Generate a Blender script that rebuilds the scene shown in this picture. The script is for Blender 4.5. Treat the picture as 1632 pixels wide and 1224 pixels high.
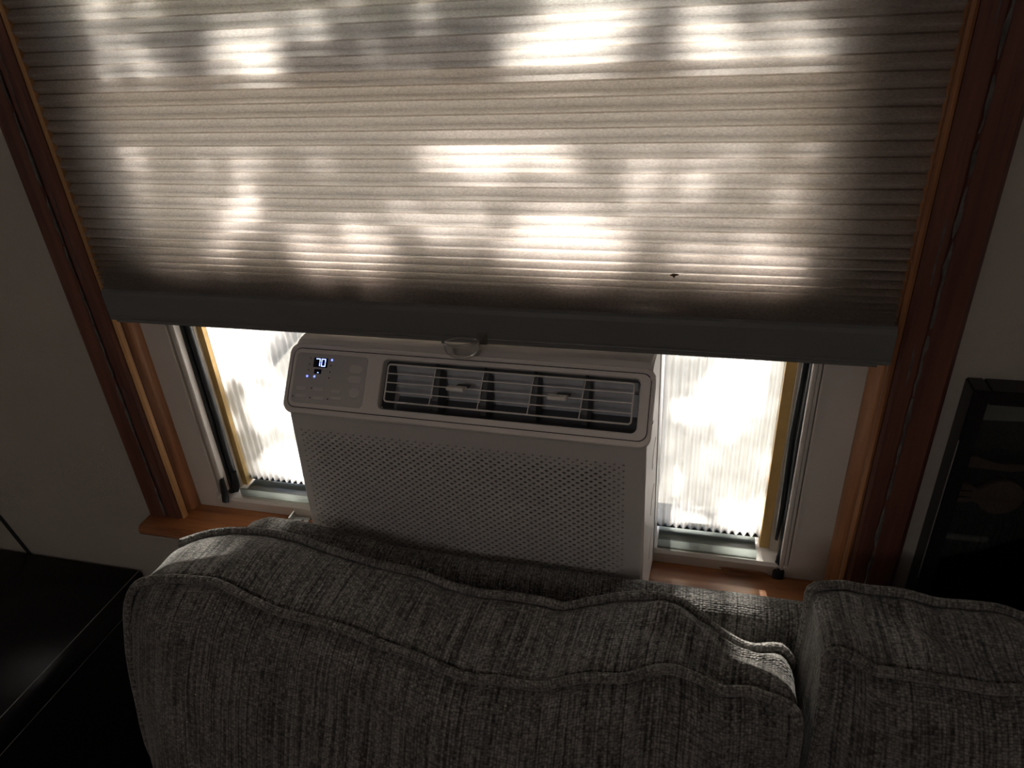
import bpy, bmesh, math, random
from mathutils import Vector, Matrix, noise

# ------------------------------------------------------------------ camera, sky, sun, window light, exposure
S = bpy.context.scene
COL = S.collection
for o in list(bpy.data.objects):
    bpy.data.objects.remove(o)

CAM_POS = Vector((0.0, -0.775, 1.632))
cam_d = bpy.data.cameras.new('camera')
cam_d.sensor_width = 36.0
cam_d.lens = 1156.0 / 1632.0 * 36.0
cam_d.clip_start = 0.02
cam = bpy.data.objects.new('camera', cam_d)
COL.objects.link(cam)
cam.matrix_world = Matrix(((0.96996, -0.07053, 0.23280, CAM_POS.x),
                           (0.23681, 0.49254, -0.83745, CAM_POS.y),
                           (-0.05560, 0.86743, 0.49445, CAM_POS.z),
                           (0, 0, 0, 1)))
S.camera = cam

SUN_EL, SUN_AZ = math.radians(30), math.radians(-6)       # sun stands outside, a little left of the window's normal
SUN_DIR = Vector((math.sin(SUN_AZ) * math.cos(SUN_EL), math.cos(SUN_AZ) * math.cos(SUN_EL), math.sin(SUN_EL)))  # towards the sun
world = bpy.data.worlds.new('sky')
S.world = world
world.use_nodes = True
wn = world.node_tree
for n in list(wn.nodes):
    wn.nodes.remove(n)
sky = wn.nodes.new('ShaderNodeTexSky')
sky.sky_type = 'NISHITA'
sky.sun_disc = False
sky.sun_elevation = SUN_EL
sky.sun_rotation = SUN_AZ
bg = wn.nodes.new('ShaderNodeBackground')
bg.inputs['Strength'].default_value = 0.46
wo = wn.nodes.new('ShaderNodeOutputWorld')
wn.links.new(sky.outputs[0], bg.inputs[0])
wn.links.new(bg.outputs[0], wo.inputs[0])

sun_d = bpy.data.lights.new('sun', 'SUN')
sun_d.energy = 42.0
sun_d.color = (1.0, 0.94, 0.90)
sun_d.angle = math.radians(0.53)
sun = bpy.data.objects.new('sun', sun_d)
COL.objects.link(sun)
sun.rotation_euler = SUN_DIR.to_track_quat('Z', 'Y').to_euler()

S.view_settings.view_transform = 'Standard'
S.view_settings.look = 'None'
S.view_settings.exposure = 0.55
S.view_settings.gamma = 1.0
S.view_settings.use_curve_mapping = False
S.cycles.caustics_refractive = False
S.cycles.caustics_reflective = False
S.cycles.max_bounces = 7
S.cycles.diffuse_bounces = 4
S.cycles.transmission_bounces = 5
S.cycles.transparent_max_bounces = 8
S.cycles.use_light_tree = False
S.cycles.use_adaptive_sampling = True
S.cycles.adaptive_threshold = 0.03
S.cycles.sample_clamp_indirect = 6.0

# ------------------------------------------------------------------ helpers
def link(o, parent=None):
    COL.objects.link(o)
    if parent is not None:
        o.parent = parent
    return o

def tag(o, label=None, cat=None, group=None, kind=None):
    if label: o['label'] = label
    if cat: o['category'] = cat
    if group: o['group'] = group
    if kind: o['kind'] = kind
    return o

def empty(name, loc=(0, 0, 0), mat=None, parent=None):
    o = bpy.data.objects.new(name, None)
    o.empty_display_size = 0.05
    if mat is not None:
        o.matrix_world = mat
    else:
        o.location = loc
    return link(o, parent)

class MB:
    """collects simple shapes and links them as one mesh object"""
    def __init__(self):
        self.v, self.f, self.uv = [], [], {}
    def add(self, verts, faces):
        b = len(self.v)
        self.v += [tuple(p) for p in verts]
        self.f += [tuple(b + i for i in f) for f in faces]
        return self
    def box(self, x0, x1, y0, y1, z0, z1):
        return self.add([(x0, y0, z0), (x1, y0, z0), (x1, y1, z0), (x0, y1, z0), (x0, y0, z1), (x1, y0, z1), (x1, y1, z1), (x0, y1, z1)],
                        [(0, 3, 2, 1), (4, 5, 6, 7), (0, 1, 5, 4), (1, 2, 6, 5), (2, 3, 7, 6), (3, 0, 4, 7)])
    def prism(self, prof, axis, a0, a1):
        """prof: closed 2D polygon; axis 'x' -> (y,z) profile, 'z' -> (x,y) profile, 'y' -> (x,z)"""
        def pt(p, a):
            return (a, p[0], p[1]) if axis == 'x' else (p[0], p[1], a) if axis == 'z' else (p[0], a, p[1])
        n = len(prof)
        vs = [pt(p, a0) for p in prof] + [pt(p, a1) for p in prof]
        fs = [(i, (i + 1) % n, n + (i + 1) % n, n + i) for i in range(n)]
        fs += [tuple(range(n - 1, -1, -1)), tuple(range(n, 2 * n))]
        return self.add(vs, fs)
    def tube(self, pts, r, seg=8, closed=False, cap=True, flat=1.0):
        pts = [Vector(p) for p in pts]
        n = len(pts)
        vs, up = [], None
        for i, p in enumerate(pts):
            a = pts[(i - 1) % n] if (closed or i > 0) else p
            c = pts[(i + 1) % n] if (closed or i < n - 1) else p
            t = (c - a).normalized()
            if up is None:
                up = Vector((0, 0, 1)) if abs(t.z) < 0.9 else Vector((0, 1, 0))
            s = t.cross(up).normalized()
            up = s.cross(t).normalized()
            rr = r[i] if isinstance(r, (list, tuple)) else r
            for k in range(seg):
                ang = 2 * math.pi * k / seg
                vs.append(p + s * math.cos(ang) * rr + up * math.sin(ang) * rr * flat)
        fs = []
        for i in range(n if closed else n - 1):
            j = (i + 1) % n
            for k in range(seg):
                l = (k + 1) % seg
                fs.append((i * seg + k, i * seg + l, j * seg + l, j * seg + k))
        if cap and not closed:
            fs.append(tuple(range(seg - 1, -1, -1)))
            fs.append(tuple((n - 1) * seg + k for k in range(seg)))
        return self.add(vs, fs)
    def grid(self, rows, uvs=None, flip=False):
        b = len(self.v)
        m = len(rows[0])
        for i, r in enumerate(rows):
            for j, p in enumerate(r):
                if uvs: self.uv[len(self.v)] = uvs[i][j]
                self.v.append(tuple(p))
        for i in range(len(rows) - 1):
            for j in range(m - 1):
                q = (b + i * m + j, b + i * m + j + 1, b + (i + 1) * m + j + 1, b + (i + 1) * m + j)
                self.f.append(q[::-1] if flip else q)
        return self
    def mesh(self, name, mat, smooth=False, bevel=0, weld=False):
        me = bpy.data.meshes.new(name)
        me.from_pydata([tuple(p) for p in self.v], [], self.f)
        if self.uv:
            lay = me.uv_layers.new(name='uv')
            for lp in me.loops:
                lay.data[lp.index].uv = self.uv.get(lp.vertex_index, (0, 0))
        if bevel or weld:
            bm = bmesh.new(); bm.from_mesh(me)
            if weld: bmesh.ops.remove_doubles(bm, verts=bm.verts, dist=1e-5)
            if bevel:
                bmesh.ops.bevel(bm, geom=[e for e in bm.edges if len(e.link_faces) == 2 and e.calc_face_angle(0) > 0.6], offset=bevel, segments=2, affect='EDGES', clamp_overlap=True)
            bmesh.ops.recalc_face_normals(bm, faces=bm.faces)
            bm.to_mesh(me); bm.free()
        if mat: me.materials.append(mat)
        if smooth:
            me.polygons.foreach_set('use_smooth', [True] * len(me.polygons))
        me.update()
        return me
    def build(self, name, mat, parent=None, smooth=False, bevel=0, loc=None, weld=False):
        o = bpy.data.objects.new(name, self.mesh(name, mat, smooth, bevel, weld))
        link(o, parent)
        if loc is not None: o.location = loc
        return o

def struct(o):
    o['kind'] = 'structure'
    return o

# ------------------------------------------------------------------ materials
MATS = {}
def node_mat(name):
    m = bpy.data.materials.new(name)
    m.use_nodes = True
    nt = m.node_tree
    for n in list(nt.nodes): nt.nodes.remove(n)
    out = nt.nodes.new('ShaderNodeOutputMaterial')
    MATS[name] = m
    return m, nt, out

def N(nt, typ, **kw):
    n = nt.nodes.new(typ)
    for k, v in kw.items():
        if k in n.inputs: n.inputs[k].default_value = v
        else: setattr(n, k, v)
    return n

def principled(name, col, rough=0.5, metal=0.0, spec=0.5, noise_amt=0.0, noise_scale=40, bump=0.0, bump_scale=200, coat=0.0, stretch=None, col2=None, coords='Object'):
    m, nt, out = node_mat(name)
    b = N(nt, 'ShaderNodeBsdfPrincipled', Roughness=rough, Metallic=metal)
    b.inputs['Base Color'].default_value = (*col, 1)
    b.inputs['Specular IOR Level'].default_value = spec
    b.inputs['Coat Weight'].default_value = coat
    tc = N(nt, 'ShaderNodeTexCoord')
    src = tc.outputs[coords]
    if stretch:
        mp = N(nt, 'ShaderNodeMapping'); mp.inputs['Scale'].default_value = stretch
        nt.links.new(src, mp.inputs[0]); src = mp.outputs[0]
    if noise_amt > 0 or col2:
        nz = N(nt, 'ShaderNodeTexNoise', Scale=noise_scale, Detail=3.0, Roughness=0.6)
        nt.links.new(src, nz.inputs['Vector'])
        rp = N(nt, 'ShaderNodeValToRGB')
        c2 = col2 or tuple(c * (1 - noise_amt) for c in col)
        rp.color_ramp.elements[0].position = 0.32
        rp.color_ramp.elements[1].position = 0.68
        rp.color_ramp.elements[0].color = (*c2, 1)
        rp.color_ramp.elements[1].color = (*col, 1)
        nt.links.new(nz.outputs['Fac'], rp.inputs[0])
        nt.links.new(rp.outputs[0], b.inputs['Base Color'])
    if bump > 0:
        n2 = N(nt, 'ShaderNodeTexNoise', Scale=bump_scale, Detail=3.0)
        nt.links.new(src, n2.inputs['Vector'])
        bp = N(nt, 'ShaderNodeBump', Strength=bump, Distance=0.002)
        nt.links.new(n2.outputs['Fac'], bp.inputs['Height'])
        nt.links.new(bp.outputs[0], b.inputs['Normal'])
    nt.links.new(b.outputs[0], out.inputs[0])
    return m

def emission(name, col, strength):
    m, nt, out = node_mat(name)
    e = N(nt, 'ShaderNodeEmission', Strength=strength)
    e.inputs[0].default_value = (*col, 1)
    nt.links.new(e.outputs[0], out.inputs[0])
    return m

M_wall = principled('wall_paint', (0.50, 0.455, 0.40), 0.7, noise_amt=0.12, noise_scale=3, bump=0.35, bump_scale=260)
M_room = principled('room_paint', (0.80, 0.75, 0.69), 0.8, noise_amt=0.05, noise_scale=2)
M_ceil = principled('ceiling_paint', (0.85, 0.83, 0.80), 0.9, noise_amt=0.04, noise_scale=4, bump=0.3, bump_scale=120)
M_floor = principled('wood_floor', (0.24, 0.14, 0.08), 0.45, noise_amt=0.4, noise_scale=6, stretch=(1, 12, 1))
M_wood = principled('stained_wood', (0.50, 0.235, 0.105), 0.32, noise_amt=0.45, noise_scale=9, stretch=(9, 9, 0.5), bump=0.15, bump_scale=40, coat=0.25, col2=(0.27, 0.105, 0.045))
M_woodx = principled('stained_wood_sill', (0.42, 0.165, 0.055), 0.3, noise_scale=9, stretch=(0.6, 9, 9), bump=0.12, bump_scale=40, coat=0.3, col2=(0.22, 0.07, 0.024))
M_strip = principled('lit_strip_wood', (0.62, 0.33, 0.14), 0.35, noise_amt=0.25, noise_scale=9, stretch=(9, 9, 0.5))  # paler copy of the stained wood; light on the strip is in its colour
M_wood_dark = principled('stained_wood_casing', (0.20, 0.075, 0.05), 0.42, noise_scale=8, stretch=(9, 9, 0.5), bump=0.2, bump_scale=40, col2=(0.11, 0.042, 0.032))
M_caulk = principled('old_caulk', (0.20, 0.185, 0.17), 0.8, noise_amt=0.6, noise_scale=60, bump=0.8, bump_scale=150)
M_vinyl = principled('white_vinyl', (0.72, 0.67, 0.62), 0.38, noise_amt=0.06, noise_scale=14)
M_vinyl_dirty = principled('beige_vinyl', (0.62, 0.55, 0.45), 0.5, noise_amt=0.15, noise_scale=30)
M_yellow = principled('yellowed_foam', (0.72, 0.48, 0.17), 0.6, noise_amt=0.2, noise_scale=25)
M_rubber = principled('black_rubber', (0.018, 0.022, 0.026), 0.35, noise_amt=0.3, noise_scale=50)
M_plastic = principled('grey_white_plastic', (0.78, 0.72, 0.69), 0.42, noise_amt=0.04, noise_scale=20)
M_grille = principled('lit_grille_plastic', (0.90, 0.85, 0.81), 0.4)  # paler than the shell plastic, so the bars carry light in their colour
M_perf = principled('perforated_plastic', (0.60, 0.565, 0.545), 0.5, noise_amt=0.04, noise_scale=20)
M_ctrl = principled('control_plastic', (0.52, 0.495, 0.485), 0.5)
M_button = principled('button_plastic', (0.62, 0.585, 0.575), 0.45)
M_cavity = principled('vent_cavity_plastic', (0.72, 0.74, 0.80), 0.5, noise_amt=0.2, noise_scale=30)
M_cavdark = principled('vent_dark_plastic', (0.10, 0.105, 0.115), 0.5)
M_vane = principled('vane_plastic', (0.075, 0.075, 0.08), 0.5)
M_black = principled('black_void', (0.012, 0.012, 0.013), 0.6)
M_screen = principled('display_window', (0.006, 0.007, 0.02), 0.15)
M_steel = principled('galvanised_steel', (0.62, 0.62, 0.60), 0.35, metal=0.9, noise_amt=0.15, noise_scale=60)
M_cream = principled('cream_plastic', (0.80, 0.76, 0.62), 0.45)
M_rail = principled('blind_rail_metal', (0.165, 0.165, 0.163), 0.45, noise_amt=0.05, noise_scale=10)
M_table = principled('black_lacquer', (0.012, 0.011, 0.013), 0.36, spec=0.3, noise_amt=0.3, noise_scale=14, bump=0.05, bump_scale=90)
M_edge = principled('edge_highlight_grey', (0.30, 0.29, 0.28), 0.5, noise_amt=0.5, noise_scale=30)  # pale grey that stands for light catching the black edges
M_frame = principled('black_frame', (0.010, 0.010, 0.011), 0.35)
M_mat = principled('dark_backing', (0.018, 0.017, 0.018), 0.7)
M_paper = principled('grey_paper', (0.22, 0.21, 0.19), 0.7, noise_amt=0.2, noise_scale=25)
M_guitar = principled('tan_wood', (0.16, 0.105, 0.085), 0.55, noise_amt=0.3, noise_scale=30)
M_blue = emission('blue_led', (0.10, 0.14, 1.0), 3.2)
M_digit = emission('blue_digit', (0.22, 0.32, 1.0), 3.6)
M_bark = principled('bark', (0.11, 0.075, 0.05), 0.9, noise_amt=0.5, noise_scale=12, bump=0.8, bump_scale=30)
M_grass = principled('concrete_paving', (0.36, 0.34, 0.31), 0.9, noise_amt=0.5, noise_scale=5)
M_knob = principled('brass_knob', (0.45, 0.34, 0.16), 0.3, metal=1.0)

# leaves: thin, lets a little light through
m, nt, out = node_mat('leaf')
d = N(nt, 'ShaderNodeBsdfDiffuse'); d.inputs[0].default_value = (0.08, 0.11, 0.04, 1)
t = N(nt, 'ShaderNodeBsdfTranslucent'); t.inputs[0].default_value = (0.20, 0.21, 0.08, 1)
mx = N(nt, 'ShaderNodeMixShader'); mx.inputs[0].default_value = 0.4
nt.links.new(d.outputs[0], mx.inputs[1]); nt.links.new(t.outputs[0], mx.inputs[2]); nt.links.new(mx.outputs[0], out.inputs[0])
M_leaf = m

# cellular shade fabric: woven, translucent
def shade_fabric(name, col, trans):
    m, nt, out = node_mat(name)
    tc = N(nt, 'ShaderNodeTexCoord')
    mp = N(nt, 'ShaderNodeMapping'); mp.inputs['Scale'].default_value = (300, 300, 900)
    nt.links.new(tc.outputs['Object'], mp.inputs[0])
    nz = N(nt, 'ShaderNodeTexNoise', Scale=1.0, Detail=3.0, Roughness=0.7)
    nt.links.new(mp.outputs[0], nz.inputs['Vector'])
    rp = N(nt, 'ShaderNodeValToRGB')
    rp.color_ramp.elements[0].position = 0.30; rp.color_ramp.elements[1].position = 0.70
    rp.color_ramp.elements[0].color = (*[c * 0.62 for c in trans], 1)
    rp.color_ramp.elements[1].color = (*trans, 1)
    nt.links.new(nz.outputs['Fac'], rp.inputs[0])
    df = N(nt, 'ShaderNodeBsdfDiffuse'); df.inputs[0].default_value = (*col, 1)
    tr = N(nt, 'ShaderNodeBsdfTranslucent'); nt.links.new(rp.outputs[0], tr.inputs[0])
    mx = N(nt, 'ShaderNodeMixShader'); mx.inputs[0].default_value = 0.86
    nt.links.new(df.outputs[0], mx.inputs[1]); nt.links.new(tr.outputs[0], mx.inputs[2])
    nt.links.new(mx.outputs[0], out.inputs[0])
    return m
M_shade = shade_fabric('shade_fabric', (0.48, 0.42, 0.37), (0.94, 0.89, 0.865))

M_glue = shade_fabric('shade_glue_line', (0.40, 0.34, 0.29), (0.52, 0.46, 0.41))

# thin clear / frosted sheets
def sheet_mat(name, transp, transl, gloss, tcol=(0.9, 0.92, 0.86), dcol=(0.85, 0.87, 0.80), rough=0.15):
    m, nt, out = node_mat(name)
    tp = N(nt, 'ShaderNodeBsdfTransparent'); tp.inputs[0].default_value = (*tcol, 1)
    tl = N(nt, 'ShaderNodeBsdfTranslucent'); tl.inputs[0].default_value = (*dcol, 1)
    gl = N(nt, 'ShaderNodeBsdfGlossy', Roughness=rough); gl.inputs[0].default_value = (0.9, 0.9, 0.9, 1)
    a = N(nt, 'ShaderNodeMixShader'); a.inputs[0].default_value = transl / max(1e-6, transp + transl)
    nt.links.new(tp.outputs[0], a.inputs[1]); nt.links.new(tl.outputs[0], a.inputs[2])
    fr = N(nt, 'ShaderNodeFresnel', IOR=1.45)
    mu = N(nt, 'ShaderNodeMath', operation='MULTIPLY'); mu.inputs[1].default_value = gloss
    nt.links.new(fr.outputs[0], mu.inputs[0])
    b = N(nt, 'ShaderNodeMixShader')
    nt.links.new(mu.outputs[0], b.inputs[0]); nt.links.new(a.outputs[0], b.inputs[1]); nt.links.new(gl.outputs[0], b.inputs[2])
    nt.links.new(b.outputs[0], out.inputs[0])
    return m
M_corr = sheet_mat('corrugated_polycarbonate', 0.20, 0.80, 1.0, tcol=(0.8, 0.82, 0.76), dcol=(0.245, 0.238, 0.223))
M_glass = sheet_mat('window_glass', 1.0, 0.0, 1.0, tcol=(0.93, 0.95, 0.94), rough=0.02)
M_clear = sheet_mat('clear_plastic', 1.0, 0.03, 1.6, tcol=(0.93, 0.93, 0.93), rough=0.06)
M_rim = sheet_mat('clear_plastic_edge', 0.6, 0.4, 2.0, tcol=(0.93, 0.93, 0.93), dcol=(0.9, 0.88, 0.86), rough=0.1)
M_channel = sheet_mat('clear_channel', 0.55, 0.45, 1.2, tcol=(0.75, 0.8, 0.78), dcol=(0.6, 0.62, 0.6), rough=0.1)

# sofa chenille
def chenille(name, light, dark):
    m, nt, out = node_mat(name)
    uv = N(nt, 'ShaderNodeUVMap'); uv.uv_map = 'uv'
    wz = N(nt, 'ShaderNodeTexNoise', Scale=5.0, Detail=1.0)
    nt.links.new(uv.outputs[0], wz.inputs['Vector'])
    ws = N(nt, 'ShaderNodeVectorMath', operation='SCALE'); ws.inputs['Scale'].default_value = 0.010
    nt.links.new(wz.outputs['Color'], ws.inputs[0])
    wa = N(nt, 'ShaderNodeVectorMath', operation='ADD')
    nt.links.new(uv.outputs[0], wa.inputs[0]); nt.links.new(ws.outputs[0], wa.inputs[1])
    # tufts: rows of small knots set in upright ribs
    mp = N(nt, 'ShaderNodeMapping'); mp.inputs['Scale'].default_value = (310, 360, 1)
    nt.links.new(wa.outputs[0], mp.inputs[0])
    vo = N(nt, 'ShaderNodeTexVoronoi', Scale=1.0); vo.inputs['Randomness'].default_value = 0.5
    nt.links.new(mp.outputs[0], vo.inputs['Vector'])
    # upright streaks of darker and lighter yarn
    m2 = N(nt, 'ShaderNodeMapping'); m2.inputs['Scale'].default_value = (330, 7, 1)
    nt.links.new(wa.outputs[0], m2.inputs[0])
    st = N(nt, 'ShaderNodeTexNoise', Scale=1.0, Detail=2.0, Roughness=0.5)
    nt.links.new(m2.outputs[0], st.inputs['Vector'])
    m3 = N(nt, 'ShaderNodeMapping'); m3.inputs['Scale'].default_value = (60, 22, 1)
    nt.links.new(wa.outputs[0], m3.inputs[0])
    s3 = N(nt, 'ShaderNodeTexNoise', Scale=1.0, Detail=3.0, Roughness=0.6)
    nt.links.new(m3.outputs[0], s3.inputs['Vector'])
    sep = N(nt, 'ShaderNodeSeparateColor'); nt.links.new(vo.outputs['Color'], sep.inputs[0])
    ad = N(nt, 'ShaderNodeMath', operation='MULTIPLY_ADD'); ad.inputs[1].default_value = 0.22
    nt.links.new(sep.outputs[0], ad.inputs[0]); nt.links.new(st.outputs['Fac'], ad.inputs[2])
    a3 = N(nt, 'ShaderNodeMath', operation='MULTIPLY_ADD'); a3.inputs[1].default_value = 0.45
    nt.links.new(s3.outputs['Fac'], a3.inputs[0]); nt.links.new(ad.outputs[0], a3.inputs[2])
    rp = N(nt, 'ShaderNodeValToRGB')
    rp.color_ramp.elements[0].position = 0.60; rp.color_ramp.elements[1].position = 1.05
    rp.color_ramp.elements[0].color = (*dark, 1); rp.color_ramp.elements[1].color = (*light, 1)
    nt.links.new(a3.outputs[0], rp.inputs[0])
    # the gaps between tufts are the dark ground weave
    gp_ = N(nt, 'ShaderNodeMapRange'); gp_.inputs['From Min'].default_value = 0.35; gp_.inputs['From Max'].default_value = 0.75
    gp_.inputs['To Min'].default_value = 1.0; gp_.inputs['To Max'].default_value = 0.35
    nt.links.new(vo.outputs['Distance'], gp_.inputs['Value'])
    mu = N(nt, 'ShaderNodeMixRGB', blend_type='MULTIPLY'); mu.inputs[0].default_value = 1.0
    nt.links.new(rp.outputs[0], mu.inputs[1]); nt.links.new(gp_.outputs[0], mu.inputs[2])
    b = N(nt, 'ShaderNodeBsdfPrincipled', Roughness=0.9)
    b.inputs['Specular IOR Level'].default_value = 0.15
    b.inputs['Sheen Weight'].default_value = 0.25
    b.inputs['Sheen Roughness'].default_value = 0.5
    nt.links.new(mu.outputs[0], b.inputs['Base Color'])
    iv = N(nt, 'ShaderNodeMath', operation='SUBTRACT'); iv.inputs[0].default_value = 1.0
    nt.links.new(vo.outputs['Distance'], iv.inputs[1])
    bp = N(nt, 'ShaderNodeBump', Strength=0.9, Distance=0.0020)
    nt.links.new(iv.outputs[0], bp.inputs['Height']); nt.links.new(bp.outputs[0], b.inputs['Normal'])
    nt.links.new(b.outputs[0], out.inputs[0])
    return m
M_sofa = chenille('sofa_chenille', (0.315, 0.297, 0.28), (0.058, 0.054, 0.050))
M_piping = chenille('piping_chenille', (0.33, 0.31, 0.29), (0.11, 0.102, 0.094))

# ------------------------------------------------------------------ room shell
ZS = 0.884             # top of the wooden window stool
OX0, OX1, OZ0, OZ1 = -0.800, 0.224, 0.850, 2.08     # rough opening
RX0, RX1, RY0, RZ1 = -2.1, 2.3, -4.0, 2.45
w = MB()
w.box(RX0, OX0, 0, 0.15, 0, RZ1).box(OX1, RX1, 0, 0.15, 0, RZ1).box(OX0, OX1, 0, 0.15, 0, OZ0).box(OX0, OX1, 0, 0.15, OZ1, RZ1)
wall = w.build('wall_back', M_wall)
tag(struct(wall), 'taupe painted wall around the window', 'wall')
sm = MB().tube([(-1.222, -0.001, 0.86), (-1.206, -0.0012, 0.812), (-1.180, -0.0012, 0.730), (-1.150, -0.001, 0.63)], 0.0035, 6)
sm.build('seam', M_black, wall)
tag(struct(MB().box(RX0, RX1, RY0, 0, -0.05, 0).build('floor', M_floor)), 'brown wooden floor hidden behind the sofa', 'floor')
tag(struct(MB().box(RX0, RX1, RY0 - .15, 0.15, RZ1, RZ1 + .05).build('ceiling', M_ceil)), 'white ceiling above the window wall', 'ceiling')
tag(struct(MB().box(RX0 - .1, RX0, RY0, 0.15, 0, RZ1).build('wall_left', M_room)), 'plain side wall left of the window wall', 'wall')
tag(struct(MB().box(RX1, RX1 + .1, RY0, 0.15, 0, RZ1).build('wall_right', M_room)), 'plain side wall right of the window wall', 'wall')
tag(struct(MB().box(RX0, RX1, RY0 - .12, RY0, 0, RZ1).build('wall_rear', M_room)), 'plain wall behind the photographer', 'wall')
# added fill lamp, unseen behind the camera, to brighten the air conditioner's front
lamp = empty('fill_lamp', (-0.35, -2.3, RZ1)); tag(lamp, 'added dim warm fill lamp on the ceiling, out of view', 'fill lamp')
MB().tube([(0, 0, 0), (0, 0, -.02), (0, 0, -.03), (0, 0, -.07)], [.09, .09, .03, .03], 20).build('canopy', M_steel, lamp, smooth=False)
gr = []
for i in range(17):
    t_ = math.pi * i / 16
    gr.append([(.14 * math.sin(t_) * math.cos(p_), .14 * math.sin(t_) * math.sin(p_), -.20 + .14 * math.cos(t_)) for p_ in [2 * math.pi * j / 24 for j in range(25)]])
MB().grid(gr).build('globe', emission('fill_glow', (1.0, 0.925, 0.875), 7.4), lamp, smooth=True, weld=True)

# ------------------------------------------------------------------ window casing, stops, stool
rnd = random.Random(4)
def ragged(x, z0, z1, y, r, seed, step=0.012, dx=0.0, gaps=0.0):
    """an uneven bead of old caulk: short lumpy lengths"""
    q = random.Random(seed); mb = MB(); z = z0
    while z < z1:
        ln = q.uniform(.03, .10)
        n = max(3, int(ln / step))
        if q.random() > gaps:
            pts, rr = [], []
            for i in range(n + 1):
                zz = min(z1, z + ln * i / n)
                pts.append((x + dx * (zz - z0) / (z1 - z0) + q.uniform(-.0009, .0009), y, zz))
                rr.append(r * q.uniform(.4, 1.25) * (0.5 if i in (0, n) else 1))
            mb.tube(pts, rr, 5)
        z += ln + q.uniform(0, .012)
    return mb

def casing(name, label, xo, xm, xi, seed):
    """xo outer edge, xm joint with caulk, xi inner edge"""
    root = empty(name, (0, 0, 0)); tag(struct(root), label, 'window trim')
    s = 1 if xi > xo else -1
    c = 0.006
    prof = [(xo, 0.0), (xo, -0.014), (xo + s * c, -0.020), (xm - s * .002, -0.021), (xm, -0.018), (xm, 0.0)]
    MB().prism(prof, 'z', ZS, 2.16).build('outer_board', M_wood_dark, root)
    prof = [(xm, 0.0), (xm, -0.0165), (xm + s * .003, -0.0185), (xi - s * .004, -0.0195), (xi, -0.016), (xi, 0.012), (xi - s * .004, 0.012), (xi - s * .004, 0.0)]
    MB().prism(prof, 'z', ZS, 2.10).build('inner_board', M_wood_dark, root)
    ragged(xm, ZS + .004, 2.0, -0.0195, 0.0022, seed).build('caulk_bead', M_caulk, root)
    ragged(xm + s * .010, ZS + .05, 2.0, -0.019, 0.0011, seed + 1, gaps=.35).build('caulk_bead', M_caulk, root)
    return root
casing('trim_1', 'dark red-brown wooden casing with flaking caulk line, left of the window', -0.848, -0.813, -0.786, 11)
casing('trim_2', 'dark red-brown wooden casing with flaking caulk line, right of the window', 0.273, 0.240, 0.217, 21)
tag(struct(MB().prism([(0, 2.08), (-0.014, 2.08), (-0.02, 2.086), (-0.02, 2.14), (-0.012, 2.15), (0, 2.15)], 'x', -0.80, 0.23).build('trim_3', M_wood_dark)), 'dark wooden head casing across the top of the window', 'window trim')

def quarter_round(xc, s, r=0.030, yc=0.024):
    pts = [(xc, yc)]
    for i in range(13):
        a = math.pi / 2 * i / 12
        pts.append((xc + s * r * math.cos(a), yc - r * math.sin(a)))
    return pts
tag(struct(MB().prism(quarter_round(-0.8055, 1), 'z', ZS, 2.08).build('trim_4', M_wood, smooth=False, bevel=0)), 'orange-brown rounded wooden stop at the left edge of the window', 'window trim')
tag(struct(MB().prism(quarter_round(0.2300, -1), 'z', ZS, 2.08).build('trim_5', M_wood)), 'orange-brown rounded wooden stop at the right edge of the window', 'window trim')
# thin strips on the inner edge of the casing, the left one coloured as lit
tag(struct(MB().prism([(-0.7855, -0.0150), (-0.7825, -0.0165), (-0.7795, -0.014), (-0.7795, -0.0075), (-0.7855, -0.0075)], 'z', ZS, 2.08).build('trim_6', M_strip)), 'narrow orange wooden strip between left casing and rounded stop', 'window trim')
tag(struct(MB().prism([(0.2165, -0.0150), (0.2135, -0.0165), (0.2105, -0.014), (0.2105, -0.0075), (0.2165, -0.0075)], 'z', ZS, 2.08).build('trim_7', M_wood)), 'narrow orange wooden strip between right casing and rounded stop', 'window trim')
# stool and apron
st = [(0.024, ZS), (-0.042, ZS), (-0.047, ZS - .003), (-0.050, ZS - .010), (-0.047, ZS - .017), (-0.042, ZS - .020), (0.024, ZS - .020)]
tag(struct(MB().prism(st, 'x', -0.848, 0.285).build('window_sill', M_woodx, bevel=0.002)), 'orange-brown wooden window stool under the window', 'window sill')
tag(struct(MB().prism([(-0.002, ZS - .021), (-0.024, ZS - .021), (-0.024, ZS - .075), (-0.014, ZS - .09), (-0.002, ZS - .09)], 'x', -0.800, 0.24).build('trim_8', M_wood_dark)), 'dark wooden apron board below the window stool', 'window trim')

# ------------------------------------------------------------------ the window
win = empty('window_1', (-0.29, 0.03, ZS)); tag(struct(win), 'white vinyl sash window behind the pleated shade', 'window')
def wchild(mb, name, mat, **k):
    mb.v = [(a + 0.29, b - 0.03, c - ZS) for a, b, c in mb.v]
    return mb.build(name, mat, win, **k)
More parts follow.
